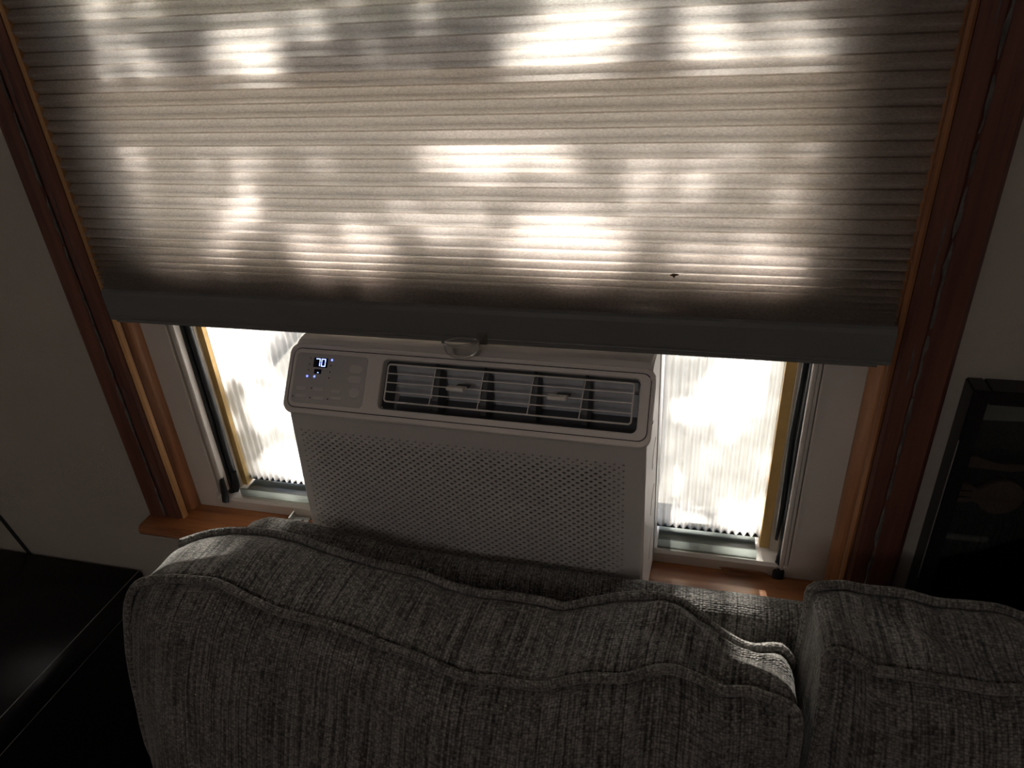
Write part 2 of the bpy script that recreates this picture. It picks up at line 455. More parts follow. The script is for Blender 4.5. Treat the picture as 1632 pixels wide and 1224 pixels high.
# jambs: flat face, raised tracks, recess
wchild(MB().box(-0.800, -0.737, 0.022, 0.14, OZ0, OZ1), 'left_jamb', M_vinyl)
wchild(MB().box(0.158, 0.224, 0.022, 0.14, OZ0, OZ1), 'right_jamb', M_vinyl)
for x0, x1, y0 in ((-0.7365, -0.7315, 0.020), (-0.7305, -0.7265, 0.024), (-0.7255, -0.7195, 0.021)):
    wchild(MB().box(x0, x1, y0, 0.06, ZS + .030, OZ1), 'track_ridge', M_vinyl, bevel=.001)
for x0, x1, y0 in ((0.1530, 0.1580, 0.020), (0.1480, 0.1520, 0.024), (0.1420, 0.1470, 0.021)):
    wchild(MB().box(x0, x1, y0, 0.06, ZS + .012, OZ1), 'track_ridge', M_vinyl, bevel=.001)
wchild(MB().box(-0.737, -0.7185, 0.06, 0.14, OZ0, OZ1).box(0.1415, 0.158, 0.06, 0.14, OZ0, OZ1), 'jamb_liner', M_vinyl_dirty)
wchild(MB().prism([(0.022, OZ0), (0.022, ZS + .016), (0.026, ZS + .020), (0.14, ZS + .012), (0.14, OZ0)], 'x', -0.737, 0.158), 'bottom_frame', M_vinyl)
wchild(MB().box(0.139, 0.1398, 0.0205, 0.023, ZS, ZS + .017), 'joint', M_caulk)
wchild(MB().box(-0.737, 0.158, 0.03, 0.14, 2.02, OZ1), 'top_frame', M_vinyl)
# beige and yellow filler strips beside the panels
wchild(MB().box(-0.7185, -0.7125, 0.052, 0.075, ZS + .02, 1.231), 'filler_strip', M_vinyl_dirty)
wchild(MB().box(-0.7120, -0.7030, 0.058, 0.075, ZS + .022, 1.231), 'foam_strip', M_yellow)
wchild(MB().box(0.1300, 0.1415, 0.052, 0.075, ZS + .01, 1.231), 'filler_strip', M_vinyl_dirty)
wchild(MB().box(0.1170, 0.1295, 0.058, 0.075, ZS + .012, 1.231), 'foam_strip', M_yellow)
# sashes
def sash(name, y0, y1, z0, z1, bot, top):
    r = wchild(MB().box(-0.7185, -0.690, y0, y1, z0, z1).box(0.105, 0.1415, y0, y1, z0, z1).box(-0.690, 0.105, y0, y1, z0, z0 + bot).box(-0.690, 0.105, y0, y1, z1 - top, z1), name, M_vinyl, bevel=.002)
    g = MB().box(-0.690, 0.105, (y0 + y1) / 2 - .002, (y0 + y1) / 2 + .002, z0 + bot, z1 - top)
    g.v = [(a + 0.29, b - 0.03, c - ZS) for a, b, c in g.v]
    g.build('glass', M_glass, r)
sash('lower_sash', 0.050, 0.082, 1.231, 1.890, 0.082, 0.035)
sash('upper_sash', 0.090, 0.122, 1.548, 2.02, 0.058, 0.035)

# corrugated side panels
def corrugated(name, label, x0, x1, z0, z1, y, pitch=0.0105, amp=0.0028):
    root = empty(name, ((x0 + x1) / 2, y, z0)); tag(root, label, 'side panel', 'corrugated side panels beside the air conditioner')
    n = int((x1 - x0) / pitch * 10)
    xs = [x0 + (x1 - x0) * i / n for i in range(n + 1)]
    rows = []
    for z in (z0, z1):
        rows.append([(x - (x0 + x1) / 2, amp * (1 + .45 * noise.noise((int((x - x0) / pitch) * 1.37, 0, 0))) * math.sin(2 * math.pi * (x - x0) / pitch), z - z0) for x in xs])
    MB().grid(rows).build('corrugated_sheet', M_corr, root, smooth=True)
    w_ = (x1 - x0) / 2
    MB().box(-w_ + .005, w_ - .005, -0.036, -0.0345, -0.010, 0.005).box(-w_ + .005, w_ - .005, -0.0345, 0.009, -0.010, -0.0085).build('bottom_channel', M_channel, root)
    MB().box(-w_, w_, 0.0045, 0.009, -0.006, 0.0035).build('channel_seal', M_rubber, root)
    return root
corrugated('side_panel', 'clear corrugated plastic panel filling the gap left of the air conditioner', -0.7025, -0.4985, ZS + .032, 1.231, 0.066)
corrugated('side_panel', 'clear corrugated plastic panel filling the gap right of the air conditioner', -0.0285, 0.1165, ZS + .030, 1.231, 0.066)

# black rubber seal strips hanging in the tracks
def ribbon(pts, widths, thick, root, name):
    """flat strip following pts, width along x (slightly turned), rounded front"""
    rows = []
    for p, wd in zip(pts, widths):
        p = Vector(p); ring = []
        for k in range(10):
            a = 2 * math.pi * k / 10
            ring.append(p + Vector((math.cos(a) * wd / 2, math.sin(a) * thick / 2, 0)))
        rows.append(ring + [ring[0]])
    return MB().grid(rows).build(name, M_rubber, root, smooth=True, weld=True)
ls = empty('seal_strip', (-0.715, 0.04, ZS + .02)); tag(ls, 'black rubber seal strip hanging beside the left corrugated panel', 'seal strip', 'black rubber seal strips')
def off(pts, o): return [(a - o.location.x, b - o.location.y, c - o.location.z) for a, b, c in pts]
zz = [1.30, 1.2, 1.1, 1.04, .99, .96, .935, .918, .905]
lp = [(-0.7160 + 0.0012 * math.sin(z * 31), 0.0395, z) for z in zz]
ribbon(off([(a - .0045, b, c) for a, b, c in lp], ls), [.0105] * 6 + [.0115, .014, .0125], .012, ls, 'strip')
ribbon(off([(a + .0062, b + .002, c) for a, b, c in lp[:-2]] + [(-.7095, .038, .920)], ls), [.009] * 6 + [.009, .008], .011, ls, 'strip')
ribbon(off([(-.7215, .024, .945), (-.7215, .0225, .925), (-.7205, .020, .911), (-.7180, .014, .903)], ls), [.010, .0125, .0145, .0135], .006, ls, 'folded_end')
ribbon(off([(-.7035, .036, .950), (-.7035, .034, .935), (-.7050, .032, .922), (-.7090, .030, .914)], ls), [.009, .011, .014, .016], .006, ls, 'folded_end')
rs = empty('seal_strip', (0.143, 0.04, ZS + .012)); tag(rs, 'black rubber seal strip hanging beside the right corrugated panel', 'seal strip', 'black rubber seal strips')
rp_ = [(0.1400 + 0.0010 * math.sin(z * 27), 0.040, z) for z in zz]
ribbon(off([(a + .0045, b - .004, c) for a, b, c in rp_], rs), [.0125] * 6 + [.010, .009, .012], .012, rs, 'strip')
ribbon(off([(a - .0050, b + .001, c) for a, b, c in rp_[:-2]], rs), [.008] * 5 + [.007, .005], .009, rs, 'strip')
ribbon(off([(.1445, .034, .925), (.1435, .030, .908), (.1420, .024, .897), (.1415, .020, .889), (.1415, .0175, .881)], rs), [.009, .0125, .016, .0155, .0165], .006, rs, 'folded_end')
# ------------------------------------------------------------------ air conditioner
AO = Vector((-0.27081, -0.08163, 1.15668))
AU = Vector((0.99863, -0.04928, 0.01756)).normalized()
AZ = Vector((-0.01374, 0.07678, 0.99695)); AZ = (AZ - AU * AZ.dot(AU)).normalized()
AY = AZ.cross(AU)
HB = 0.262                                   # front height below the sloping control face
AMAT = Matrix(((AU.x, AY.x, AZ.x, 0), (AU.y, AY.y, AZ.y, 0), (AU.z, AY.z, AZ.z, 0), (0, 0, 0, 1)))
base = AO - AZ * HB
AMAT.translation = base
ac = empty('air_conditioner', mat=AMAT)
tag(ac, 'grey-white window air conditioner with perforated front and blue display', 'air conditioner')
TS, TC = math.sin(math.radians(33.09)), math.cos(math.radians(33.09))
def FP(u, b, h=0.0):
    """point on the sloping face: u across, b up the slope, h proud of it (local to the air conditioner)"""
    return Vector((u, b * TS - h * TC, HB + b * TC + h * TS))
def rrect(u0, u1, b0, b1, r, seg=6):
    pts = []
    for cx, cy, a0 in ((u1 - r, b1 - r, 0), (u0 + r, b1 - r, 90), (u0 + r, b0 + r, 180), (u1 - r, b0 + r, 270)):
        for i in range(seg + 1):
            a = math.radians(a0 + 90 * i / seg)
            pts.append((cx + r * math.cos(a), cy + r * math.sin(a)))
    return pts
def ring(mb, A, hA, B, hB):
    n = len(A); b = len(mb.v)
    mb.v += [tuple(FP(u, v, hA)) for u, v in A] + [tuple(FP(u, v, hB)) for u, v in B]
    mb.f += [(b + i, b + (i + 1) % n, b + n + (i + 1) % n, b + n + i) for i in range(n)]
def cap(mb, A, h):
    b = len(mb.v); mb.v += [tuple(FP(u, v, h)) for u, v in A]; mb.f.append(tuple(range(b, b + len(A))))
def pad(mb, u0, u1, b0, b1, r, h0, h1, seg=4):
    A = rrect(u0, u1, b0, b1, r, seg); e = min(.0006, r * .5)
    B = rrect(u0 + e, u1 - e, b0 + e, b1 - e, max(r - e, 1e-4), seg)
    ring(mb, A, h0, B, h1); cap(mb, B, h1)

# shell: profile in local (y, z)
W2 = 0.2325
shell = [(0.175, 0.0), (0.006, 0.0), (0.0045, 0.002), (0.0045, HB - 0.004), (0.0015, HB - 0.003)]
top_back = [(0.0485 + .0005, HB + 0.0745), (0.056, HB + .0785), (0.066, HB + .080), (0.175, HB + .080)]
mb = MB()
full = shell + [(0.002, HB)] + [(0.0470, HB + .0715)] + top_back
n = len(full)
ins = []
cy = sum(p[0] for p in full) / n; cz = sum(p[1] for p in full) / n
for p in full:
    ins.append((p[0] + .003 * (1 if p[0] < .03 else 0), p[1] + (.003 if p[1] < .01 else -.003 if p[1] > HB + .07 else 0)))
vs = [(-W2 + .003, *p) for p in full] + [(W2 - .003, *p) for p in full] + [(-W2, *p) for p in ins] + [(W2, *p) for p in ins]
fs = []
for i in range(n - 1):
    if i == 5: continue                     # the sloping face is closed by the bezel and fascia
    if i == 2: continue                     # the lower front is the perforated panel
    fs.append((i, i + 1, n + i + 1, n + i))
for i in range(n):
    j = (i + 1) % n
    fs.append((i, j, 2 * n + j, 2 * n + i)); fs.append((n + i, n + j, 3 * n + j, 3 * n + i))
fs += [tuple(range(2 * n, 3 * n)), tuple(range(4 * n - 1, 3 * n - 1, -1))]
mb.add(vs, fs)
mb.build('shell', M_plastic, ac)
MB().box(-.222, .222, .1745, .37, .006, HB + .070).build('chassis', M_plastic, ac, bevel=.003)
for sx in (-1, 1):                          # sheet metal flange lines on the side, near the panel
    MB().box(sx * .2322 - .0015, sx * .2322 + .0015, .128, .137, .004, HB + .066).build('side_flange', M_steel, ac)
    for zc in (.06, .13, .20):
        MB().prism([(.075, zc - .014), (.098, zc - .004), (.112, zc + .012), (.102, zc + .018), (.080, zc + .004)], 'x', sx * W2, sx * (W2 + .0006)).build('side_clip', M_plastic, ac)

# bezel around the control face
b_out = rrect(-.2372, .2372, -.0034, .0888, .0135)
b_rdg = rrect(-.2362, .2362, -.0020, .0876, .0125)
b_out2 = rrect(-.2350, .2350, -.0004, .0862, .012)
b_in = rrect(-.2325, .2325, .0042, .0828, .0105)
mb = MB()
ring(mb, b_out, -.006, b_out, .0005); ring(mb, b_out, .0005, b_rdg, .0030); ring(mb, b_rdg, .0030, b_out2, .0031); ring(mb, b_out2, .0031, b_in, .0010); ring(mb, b_in, .0010, b_in, -.004)
mb.build('bezel', M_plastic, ac)
for sx in (-1, 1):
    A = [FP(sx * .2362, .030, .0020), FP(sx * .2378, .030, -.005)]
    MB().box(-.0006, .0006, -.0035, .0035, -.0005, .0005).build('bezel_joint', M_black, ac, loc=FP(sx * .2371, .028, -.002))
# fascia with the vent opening
gk = MB(); ring(gk, rrect(-.2330, .2330, .0038, .0832, .0107), -.0015, rrect(-.2290, .2290, .0075, .0795, .008), -.0015); gk.build('seam_gasket', M_black, ac)
f_out = rrect(-.2314, .2314, .0054, .0816, .0098)
v_rect = rrect(-.1040, .2208, .0122, .0768, .0075)
v_rect2 = rrect(-.1032, .2200, .0130, .0760, .0070)
mb = MB(); ring(mb, f_out, -.003, f_out, .0008); ring(mb, f_out, .0008, v_rect, .0008); ring(mb, v_rect, .0008, v_rect2, -.0005); ring(mb, v_rect2, -.0005, v_rect2, -.010)
mb.build('fascia', M_plastic, ac)
# cavity behind the grille
mb = MB(); v_in = rrect(-.1020, .2188, .0135, .0758, .0060); v_bk = rrect(-.100, .217, .016, .074, .005)
ring(mb, v_in, -.009, v_bk, -.040)
mb.build('vent_duct', M_cavdark, ac)
mb = MB(); q = [FP(-.0985, .036, -.050), FP(.2155, .036, -.050), FP(.2155, .075, -.028), FP(-.0985, .075, -.028)]
mb.add(q, [(0, 1, 2, 3)]); q2 = [FP(-.0985, .0145, -.045), FP(.2155, .0145, -.045), FP(.2155, .036, -.0502), FP(-.0985, .036, -.0502)]
bk = mb.build('duct_back', M_cavity, ac)
MB().add(q2, [(0, 1, 2, 3)]).build('duct_floor', M_cavdark, ac)
# grille: rim, bars, stays
mb = MB(); mb.tube([FP(u, b, -.0035) for u, b in rrect(-.0972, .2128, .0232, .0704, .0035, 4)], .0011, 6, closed=True)
mb.build('grille_rim', M_grille, ac, smooth=True)
for b in (.0356, .0473, .0588):
    mb = MB().box(-.0962, .2122, -.0022, .0030, -.00055, .00055)
    R_ = Matrix.Rotation(math.radians(-33.09), 4, 'X')
    mb.v = [tuple(R_ @ Vector(p) + FP(0, b, -.0035)) for p in mb.v]
    mb.build('grille_bar', M_grille, ac)
for u in (-.0330, .0300, .0930, .1555):
    MB().tube([FP(u - .0035, .0236, -.0048), FP(u - .002, .045, -.0052), FP(u, .0702, -.0048)], .0007, 5).build('grille_stay', M_grille, ac)
# vertical vanes behind, pivot pins, thumb tabs
for u in (-.0330, .0300, .0930, .1555):
    mb = MB()
    for d_ in (0, 1):
        pass
    pr = [(.0725, -.008), (.0655, -.0075), (.0300, -.010), (.0180, -.016), (.0180, -.036), (.0400, -.040), (.0700, -.027)]
    a = [FP(u - .0022, b, h) for b, h in pr]; c = [FP(u + .0050, b, h - .001) for b, h in pr]
    k = len(pr); mb.add(a + c, [tuple(range(k)), tuple(range(2 * k - 1, k - 1, -1))] + [(i, k + i, k + (i + 1) % k, (i + 1) % k) for i in range(k)])
    v = mb.build('vane', M_vane, ac)
    MB().tube([FP(u + .0012, .0760, -.006), FP(u + .0012, .0722, -.0065)], .0016, 8).build('pivot_pin', M_black, v)
for u in (-.0010, .1255):
    mb = MB().box(-.0125, .0125, -.008, .004, -.0022, .0018)
    mb.v = [((x * (1 if y > -.002 else .88)), y, z) for x, y, z in mb.v]
    mb.v = [tuple(Matrix.Rotation(math.radians(-12), 4, 'X') @ Vector(p) + FP(u, .0474, .0005)) for p in mb.v]
    tb = mb.build('thumb_tab', M_grille, ac, bevel=.0006)
    mb = MB().box(-.006, .010, .003, .013, -.0012, .0008)
    mb.v = [tuple(Matrix.Rotation(math.radians(-12), 4, 'X') @ Vector(p) + FP(u + .002, .0490, -.004)) for p in mb.v]
    mb.build('tab_arm', M_vane, tb)
mb = MB().tube([FP(.2128, .0595, -.005), FP(.2180, .0595, -.005)], .0018, 8); mb.build('grille_pivot', M_vane, ac)

# control field, buttons, display
mb = MB(); pad(mb, -.2278, -.1238, .0108, .0765, .0060, .0006, .0014, 6)
ctl = mb.build('control_field', M_ctrl, ac)
mb = MB(); pad(mb, -.2015, -.1805, .0583, .0714, .0010, .0012, .0017)
dsp = mb.build('display', M_screen, ac)
def seg7(chars, u0, b0, wd, ht, gap):
    table = {'7': 'abc', '0': 'abcdef'}
    t_ = .0011
    for ch in chars:
        segs = {'a': (u0, u0 + wd, b0 + ht - t_, b0 + ht), 'd': (u0, u0 + wd, b0, b0 + t_),
                'b': (u0 + wd - t_, u0 + wd, b0 + ht / 2 + .0002, b0 + ht - .0003), 'c': (u0 + wd - t_, u0 + wd, b0 + .0003, b0 + ht / 2 - .0002),
                'f': (u0, u0 + t_, b0 + ht / 2 + .0002, b0 + ht - .0003), 'e': (u0, u0 + t_, b0 + .0003, b0 + ht / 2 - .0002)}
        mb = MB()
        for s_ in table[ch]:
            x0, x1, y0, y1 = segs[s_]
            pad(mb, x0, x1, y0, y1, .0003, .0016, .0020, 2)
        mb.build('digit', M_digit, dsp)
        u0 += wd + gap
seg7('70', -.1978, .0598, .0063, .0102, .0016)
mb = MB(); pad(mb, -.1990, -.1880, .0497, .0562, .0008, .0012, .0017)
icn = mb.build('status_window', M_screen, ac)
mb = MB(); pad(mb, -.1938, -.1918, .0510, .0521, .0004, .0016, .0020, 2); mb.build('status_mark', M_digit, icn)
def dot(u, b, r, m_, name):
    mb = MB(); pad(mb, u - r, u + r, b - r, b + r, r * .98, .0012, .0019, 4); mb.build(name, m_, ac)
for u, b in ((-.1752, .0693), (-.2079, .0459), (-.1973, .0462)): dot(u, b, .0016, M_blue, 'blue_indicator')
for u, b in ((-.1755, .0617), (-.1755, .0535), (-.1760, .0458), (-.2246, .0184), (-.1994, .0183), (-.1736, .0185), (-.1990, .0311)): dot(u, b, .0011, M_black, 'indicator')
for u, b in ((-.2065, .0698), (-.2071, .0618), (-.2073, .0542)): dot(u, b, .0010, M_cavdark, 'indicator')
for u, b, a, c in ((-.2139, .0296, .0075, .0028), (-.1889, .0303, .0075, .0028), (-.1627, .0290, .0075, .0028), (-.2130, .0195, .0085, .0026), (-.1870, .0185, .0085, .0026), (-.1615, .0206, .0085, .0026), (-.1389, .0597, .0098, .0058), (-.1387, .0462, .0098, .0050), (-.1371, .0295, .0075, .0072)):
    mb = MB(); pad(mb, u - a, u + a, b - c, b + c, c * .9, .0012, .0021, 5); mb.build('button', M_button, ac)
# perforated lower front
def perforated():
    mb = MB(); y0, dep = 0.0045, 0.0022
    px, pz = 0.0109, 0.0040
    x0, x1, zt, zb = -0.2235, 0.2165, HB - 0.0285, 0.004
    nx = int((x1 - x0) / px); nz = int((zt - zb) / pz)
    x1 = x0 + nx * px; zb = zt - nz * pz
    X0, X1, ZT, ZB = -W2 + .003, W2 - .003, HB - .004, .002
    def rect(a, b, c, d): mb.add([(a, y0, c), (b, y0, c), (b, y0, d), (a, y0, d)], [(0, 1, 2, 3)])
    rect(X0, X1, zt, ZT); rect(X0, X1, ZB, zb); rect(X0, x0, zb, zt); rect(x1, X1, zb, zt)
    for j in range(nz):
        za, zc = zt - (j + 1) * pz, zt - j * pz
        o_ = (j % 2) * px / 2
        if o_:
            rect(x0, x0 + o_, za, zc); rect(x1 - px + o_, x1, za, zc)
        for i in range(nx - (1 if o_ else 0)):
            xa = x0 + o_ + i * px; xb = xa + px; cx, cz = (xa + xb) / 2, (za + zc) / 2
            e = min(1.0, .55 + .45 * min((cx - x0) / .03, (zt - cz) / .018, (x1 - cx) / .03))
            rx, rz = .00245 * e, .00150 * e
            out_ = [(xb, cz), (xb, zc), (cx, zc), (xa, zc), (xa, cz), (xa, za), (cx, za), (xb, za)]
            inn = [(cx + rx * math.cos(k * math.pi / 4), cz + rz * math.sin(k * math.pi / 4)) for k in range(8)]
            vs = [(p[0], y0, p[1]) for p in out_] + [(p[0], y0, p[1]) for p in inn] + [(p[0], y0 + dep, p[1]) for p in inn]
            fs = [(k, (k + 1) % 8, 8 + (k + 1) % 8, 8 + k) for k in range(8)] + [(8 + k, 8 + (k + 1) % 8, 16 + (k + 1) % 8, 16 + k) for k in range(8)]
            mb.add(vs, fs)
    return mb
fp_ = perforated().build('front_panel', M_perf, ac)
tag(fp_, 'front panel pierced with rows of small holes')
MB().box(-W2 + .006, W2 - .006, .0070, .009, .004, HB - .006).build('filter_backing', M_black, ac)

# ------------------------------------------------------------------ cellular shade
BX0, BX1 = -0.770, 0.2050
BY = -0.0155
zr0, zr1 = 1.247, 1.291
sh = empty('cellular_shade', (0, 0, 0)); tag(sh, 'taupe translucent pleated shade pulled down over the window', 'window shade')
sh.location = ((BX0 + BX1) / 2, BY, zr0)
HW = (BX1 - BX0) / 2
def cell(z0, z1, k):
    """one honeycomb cell: glued to its neighbours along the middle, creased at front and back"""
    h = z1 - z0; cr = max(.0035, math.sqrt(max(1e-6, .0105 ** 2 - (h / 2) ** 2))); gl = .0012
    mid = (z0 + z1) / 2; q = random.Random(k * 7 + 1); n_ = 24
    g = min(.0011, h * .16)
    prof = [(-gl, z0), (-gl - .0003, z0 + g), (-gl - cr, mid), (-gl - .0003, z1 - g * .6), (-gl, z1), (gl, z1), (gl + cr, mid), (gl, z0)]
    rows = []
    for y, z in prof:
        f_ = (z - z0) / h
        rows.append([(-HW + 2 * HW * i / n_, y, z + .0006 * (noise.noise((i * .31, k * 1.7, 0)) * (1 - f_) + noise.noise((i * .31, (k + 1) * 1.7, 0)) * f_) - .0010 * math.sin(math.pi * i / n_)) for i in range(n_ + 1)])
    return MB().grid(rows[:5]).grid(rows[5:]), n_
zs = [zr1 - zr0]
pz_ = .0042
k = 0
while zs[-1] < 2.02 - zr0:
    pz_ = .0043 + (.0150 - .0043) * min(1, max(0, (k - 3) / 9)) if k < 12 else .0150
    zs.append(zs[-1] + pz_); k += 1
for k in range(len(zs) - 1):
    mb, n_ = cell(zs[k], zs[k + 1], k)
    o = mb.build('cell', M_shade, sh)
    o.data.materials.append(M_glue)
    for i, p in enumerate(o.data.polygons):
        if i < n_ or 3 * n_ <= i < 4 * n_: p.material_index = 1
# bottom rail
rl = [(-.0125, .004), (-.0140, .0015), (-.0125, 0), (.0105, 0), (.0120, .002), (.0120, .034), (.0105, .0425), (.004, .044), (-.009, .044), (-.0125, .0415), (-.0135, .036), (-.0130, .008)]
MB().prism(rl, 'x', -HW, HW + .0012).build('bottom_rail', M_rail, sh)
MB().prism([(-.0150, -.0015), (-.0150, .003), (-.0135, .003), (-.0135, -.0002), (.006, -.0002), (.006, -.0015)], 'x', -HW + .01, HW - .01).build('rail_lip', M_rail, sh)
for sx in (-1, 1):
    MB().prism(rl, 'x', sx * HW + (.0012 if sx > 0 else -.0018), sx * HW + (.0028 if sx > 0 else 0)).build('end_cap', M_rail, sh)
MB().prism([(-.018, .775), (-.018, .815), (.018, .815), (.018, .775)], 'x', -HW, HW).build('head_rail', M_rail, sh)
# clear plastic pull handle on the rail: open oval loop with a bowed lower edge
hx = -0.264 - (BX0 + BX1) / 2
loop = [(hx + .0225 * math.cos(a), -.0150 - .011 - .011 * math.sin(a), .0050 + .0015 * math.cos(a)) for a in [2 * math.pi * i / 28 for i in range(28)]]
mb = MB().tube(loop, .0016, 6, closed=True)
hd = mb.build('pull_handle', M_rim, sh, smooth=True)
rows = []
for i in range(15):
    a = math.pi + math.pi * i / 14
    x = hx + .0222 * math.cos(a); yb = -.0150 - .011 + .0112 * math.sin(a)
    dz = .018 * math.sin(math.pi * i / 14) ** .7
    rows.append([(x, yb, .0045), (x * 1 + 0, yb + .001, .0045 - dz * .5), (x, yb + .003, .0045 - dz)])
MB().grid(rows).build('handle_lip', M_clear, hd, smooth=True)
MB().tube([r_[2] for r_ in rows], .0009, 5).build('handle_rim', M_rim, hd, smooth=True)
MB().box(hx + .018, hx + .030, -.0175, -.0150, -.0015, .012).build('handle_clip', M_rim, hd)
# small brown stain on the fabric
mb = MB()
for dx, dz, r in ((0, 0, .0030), (.0032, .0005, .0018), (-.0030, -.0004, .0014), (.0002, -.0022, .0012)):
    pts = [(-.021 - (BX0 + BX1) / 2 + dx + r * math.cos(a), -.0118, 1.340 - zr0 + dz + r * .6 * math.sin(a)) for a in [2 * math.pi * i / 9 for i in range(9)]]
    mb.add(pts, [tuple(range(9))])
mb.build('stain', principled('brown_stain', (0.10, 0.035, 0.015), 0.8), sh)

# ------------------------------------------------------------------ sofa
U1 = [(-0.609, -0.203, 1.018), (-0.576, -0.191, 1.028), (-0.539, -0.184, 1.033), (-0.497, -0.182, 1.035), (-0.448, -0.184, 1.033), (-0.4, -0.191, 1.028), (-0.343, -0.197, 1.023), (-0.29, -0.2, 1.02), (-0.245, -0.207, 1.014), (-0.211, -0.209, 1.012), (-0.177, -0.208, 1.013), (-0.136, -0.208, 1.012), (-0.115, -0.21, 1.011), (-0.085, -0.203, 1.017), (-0.048, -0.195, 1.024), (-0.016, -0.192, 1.027), (0.009, -0.194, 1.026), (0.022, -0.198, 1.022), (0.05, -0.211, 1.01), (0.074, -0.219, 1.003), (0.092, -0.22, 1.001), (0.111, -0.216, 1.003), (0.121, -0.218, 0.998), (0.126, -0.224, 0.990)]
L1 = [(-0.604, -0.29, 1.03), (-0.592, -0.282, 1.037), (-0.559, -0.277, 1.042), (-0.521, -0.275, 1.044), (-0.497, -0.275, 1.044), (-0.468, -0.281, 1.039), (-0.421, -0.289, 1.031), (-0.375, -0.292, 1.028), (-0.333, -0.295, 1.025), (-0.292, -0.301, 1.019), (-0.252, -0.305, 1.015), (-0.223, -0.31, 1.01), (-0.192, -0.313, 1.006), (-0.163, -0.311, 1.007), (-0.123, -0.311, 1.008), (-0.098, -0.305, 1.014), (-0.071, -0.3, 1.02), (-0.038, -0.297, 1.024), (-0.016, -0.29, 1.03), (0.005, -0.286, 1.034), (0.023, -0.288, 1.032), (0.038, -0.291, 1.029), (0.055, -0.295, 1.026), (0.076, -0.292, 1.028), (0.095, -0.294, 1.026), (0.112, -0.297, 1.023), (0.122, -0.301, 1.019)]
U2 = [(0.142, -0.173, 1.048), (0.15, -0.169, 1.05), (0.174, -0.165, 1.052), (0.192, -0.166, 1.051), (0.221, -0.166, 1.052), (0.24, -0.167, 1.051), (0.261, -0.17, 1.049), (0.293, -0.169, 1.05), (0.317, -0.169, 1.05), (0.345, -0.174, 1.047), (0.42, -0.18, 1.045), (0.52, -0.186, 1.040), (0.64, -0.184, 1.042), (0.76, -0.180, 1.046), (0.82, -0.185, 1.036)]
L2 = [(0.145, -0.264, 1.057), (0.154, -0.259, 1.06), (0.17, -0.262, 1.059), (0.182, -0.268, 1.054), (0.199, -0.268, 1.054), (0.228, -0.268, 1.054), (0.256, -0.269, 1.054), (0.284, -0.269, 1.053), (0.308, -0.267, 1.055), (0.38, -0.272, 1.050), (0.5, -0.280, 1.042), (0.64, -0.278, 1.044), (0.77, -0.272, 1.050), (0.825, -0.280, 1.040)]
def resample(pts, n):
    """n points along a Catmull-Rom curve, even in length"""
    P = [Vector(p) for p in pts]; d = []
    for i in range(len(P) - 1):
        p0, p1, p2, p3 = P[max(i - 1, 0)], P[i], P[i + 1], P[min(i + 2, len(P) - 1)]
        for k in range(8):
            t = k / 8
            d.append(.5 * ((2 * p1) + (p2 - p0) * t + (2 * p0 - 5 * p1 + 4 * p2 - p3) * t * t + (3 * p1 - p0 - 3 * p2 + p3) * t ** 3))
    d.append(P[-1])
    L = [0]
    for a, b in zip(d, d[1:]): L.append(L[-1] + (b - a).length)
    out, j = [], 0
    for i in range(n):
        s = L[-1] * i / (n - 1)
        while j < len(L) - 2 and L[j + 1] < s: j += 1
        t = (s - L[j]) / max(1e-9, L[j + 1] - L[j])
        out.append(d[j].lerp(d[j + 1], t))
    return out

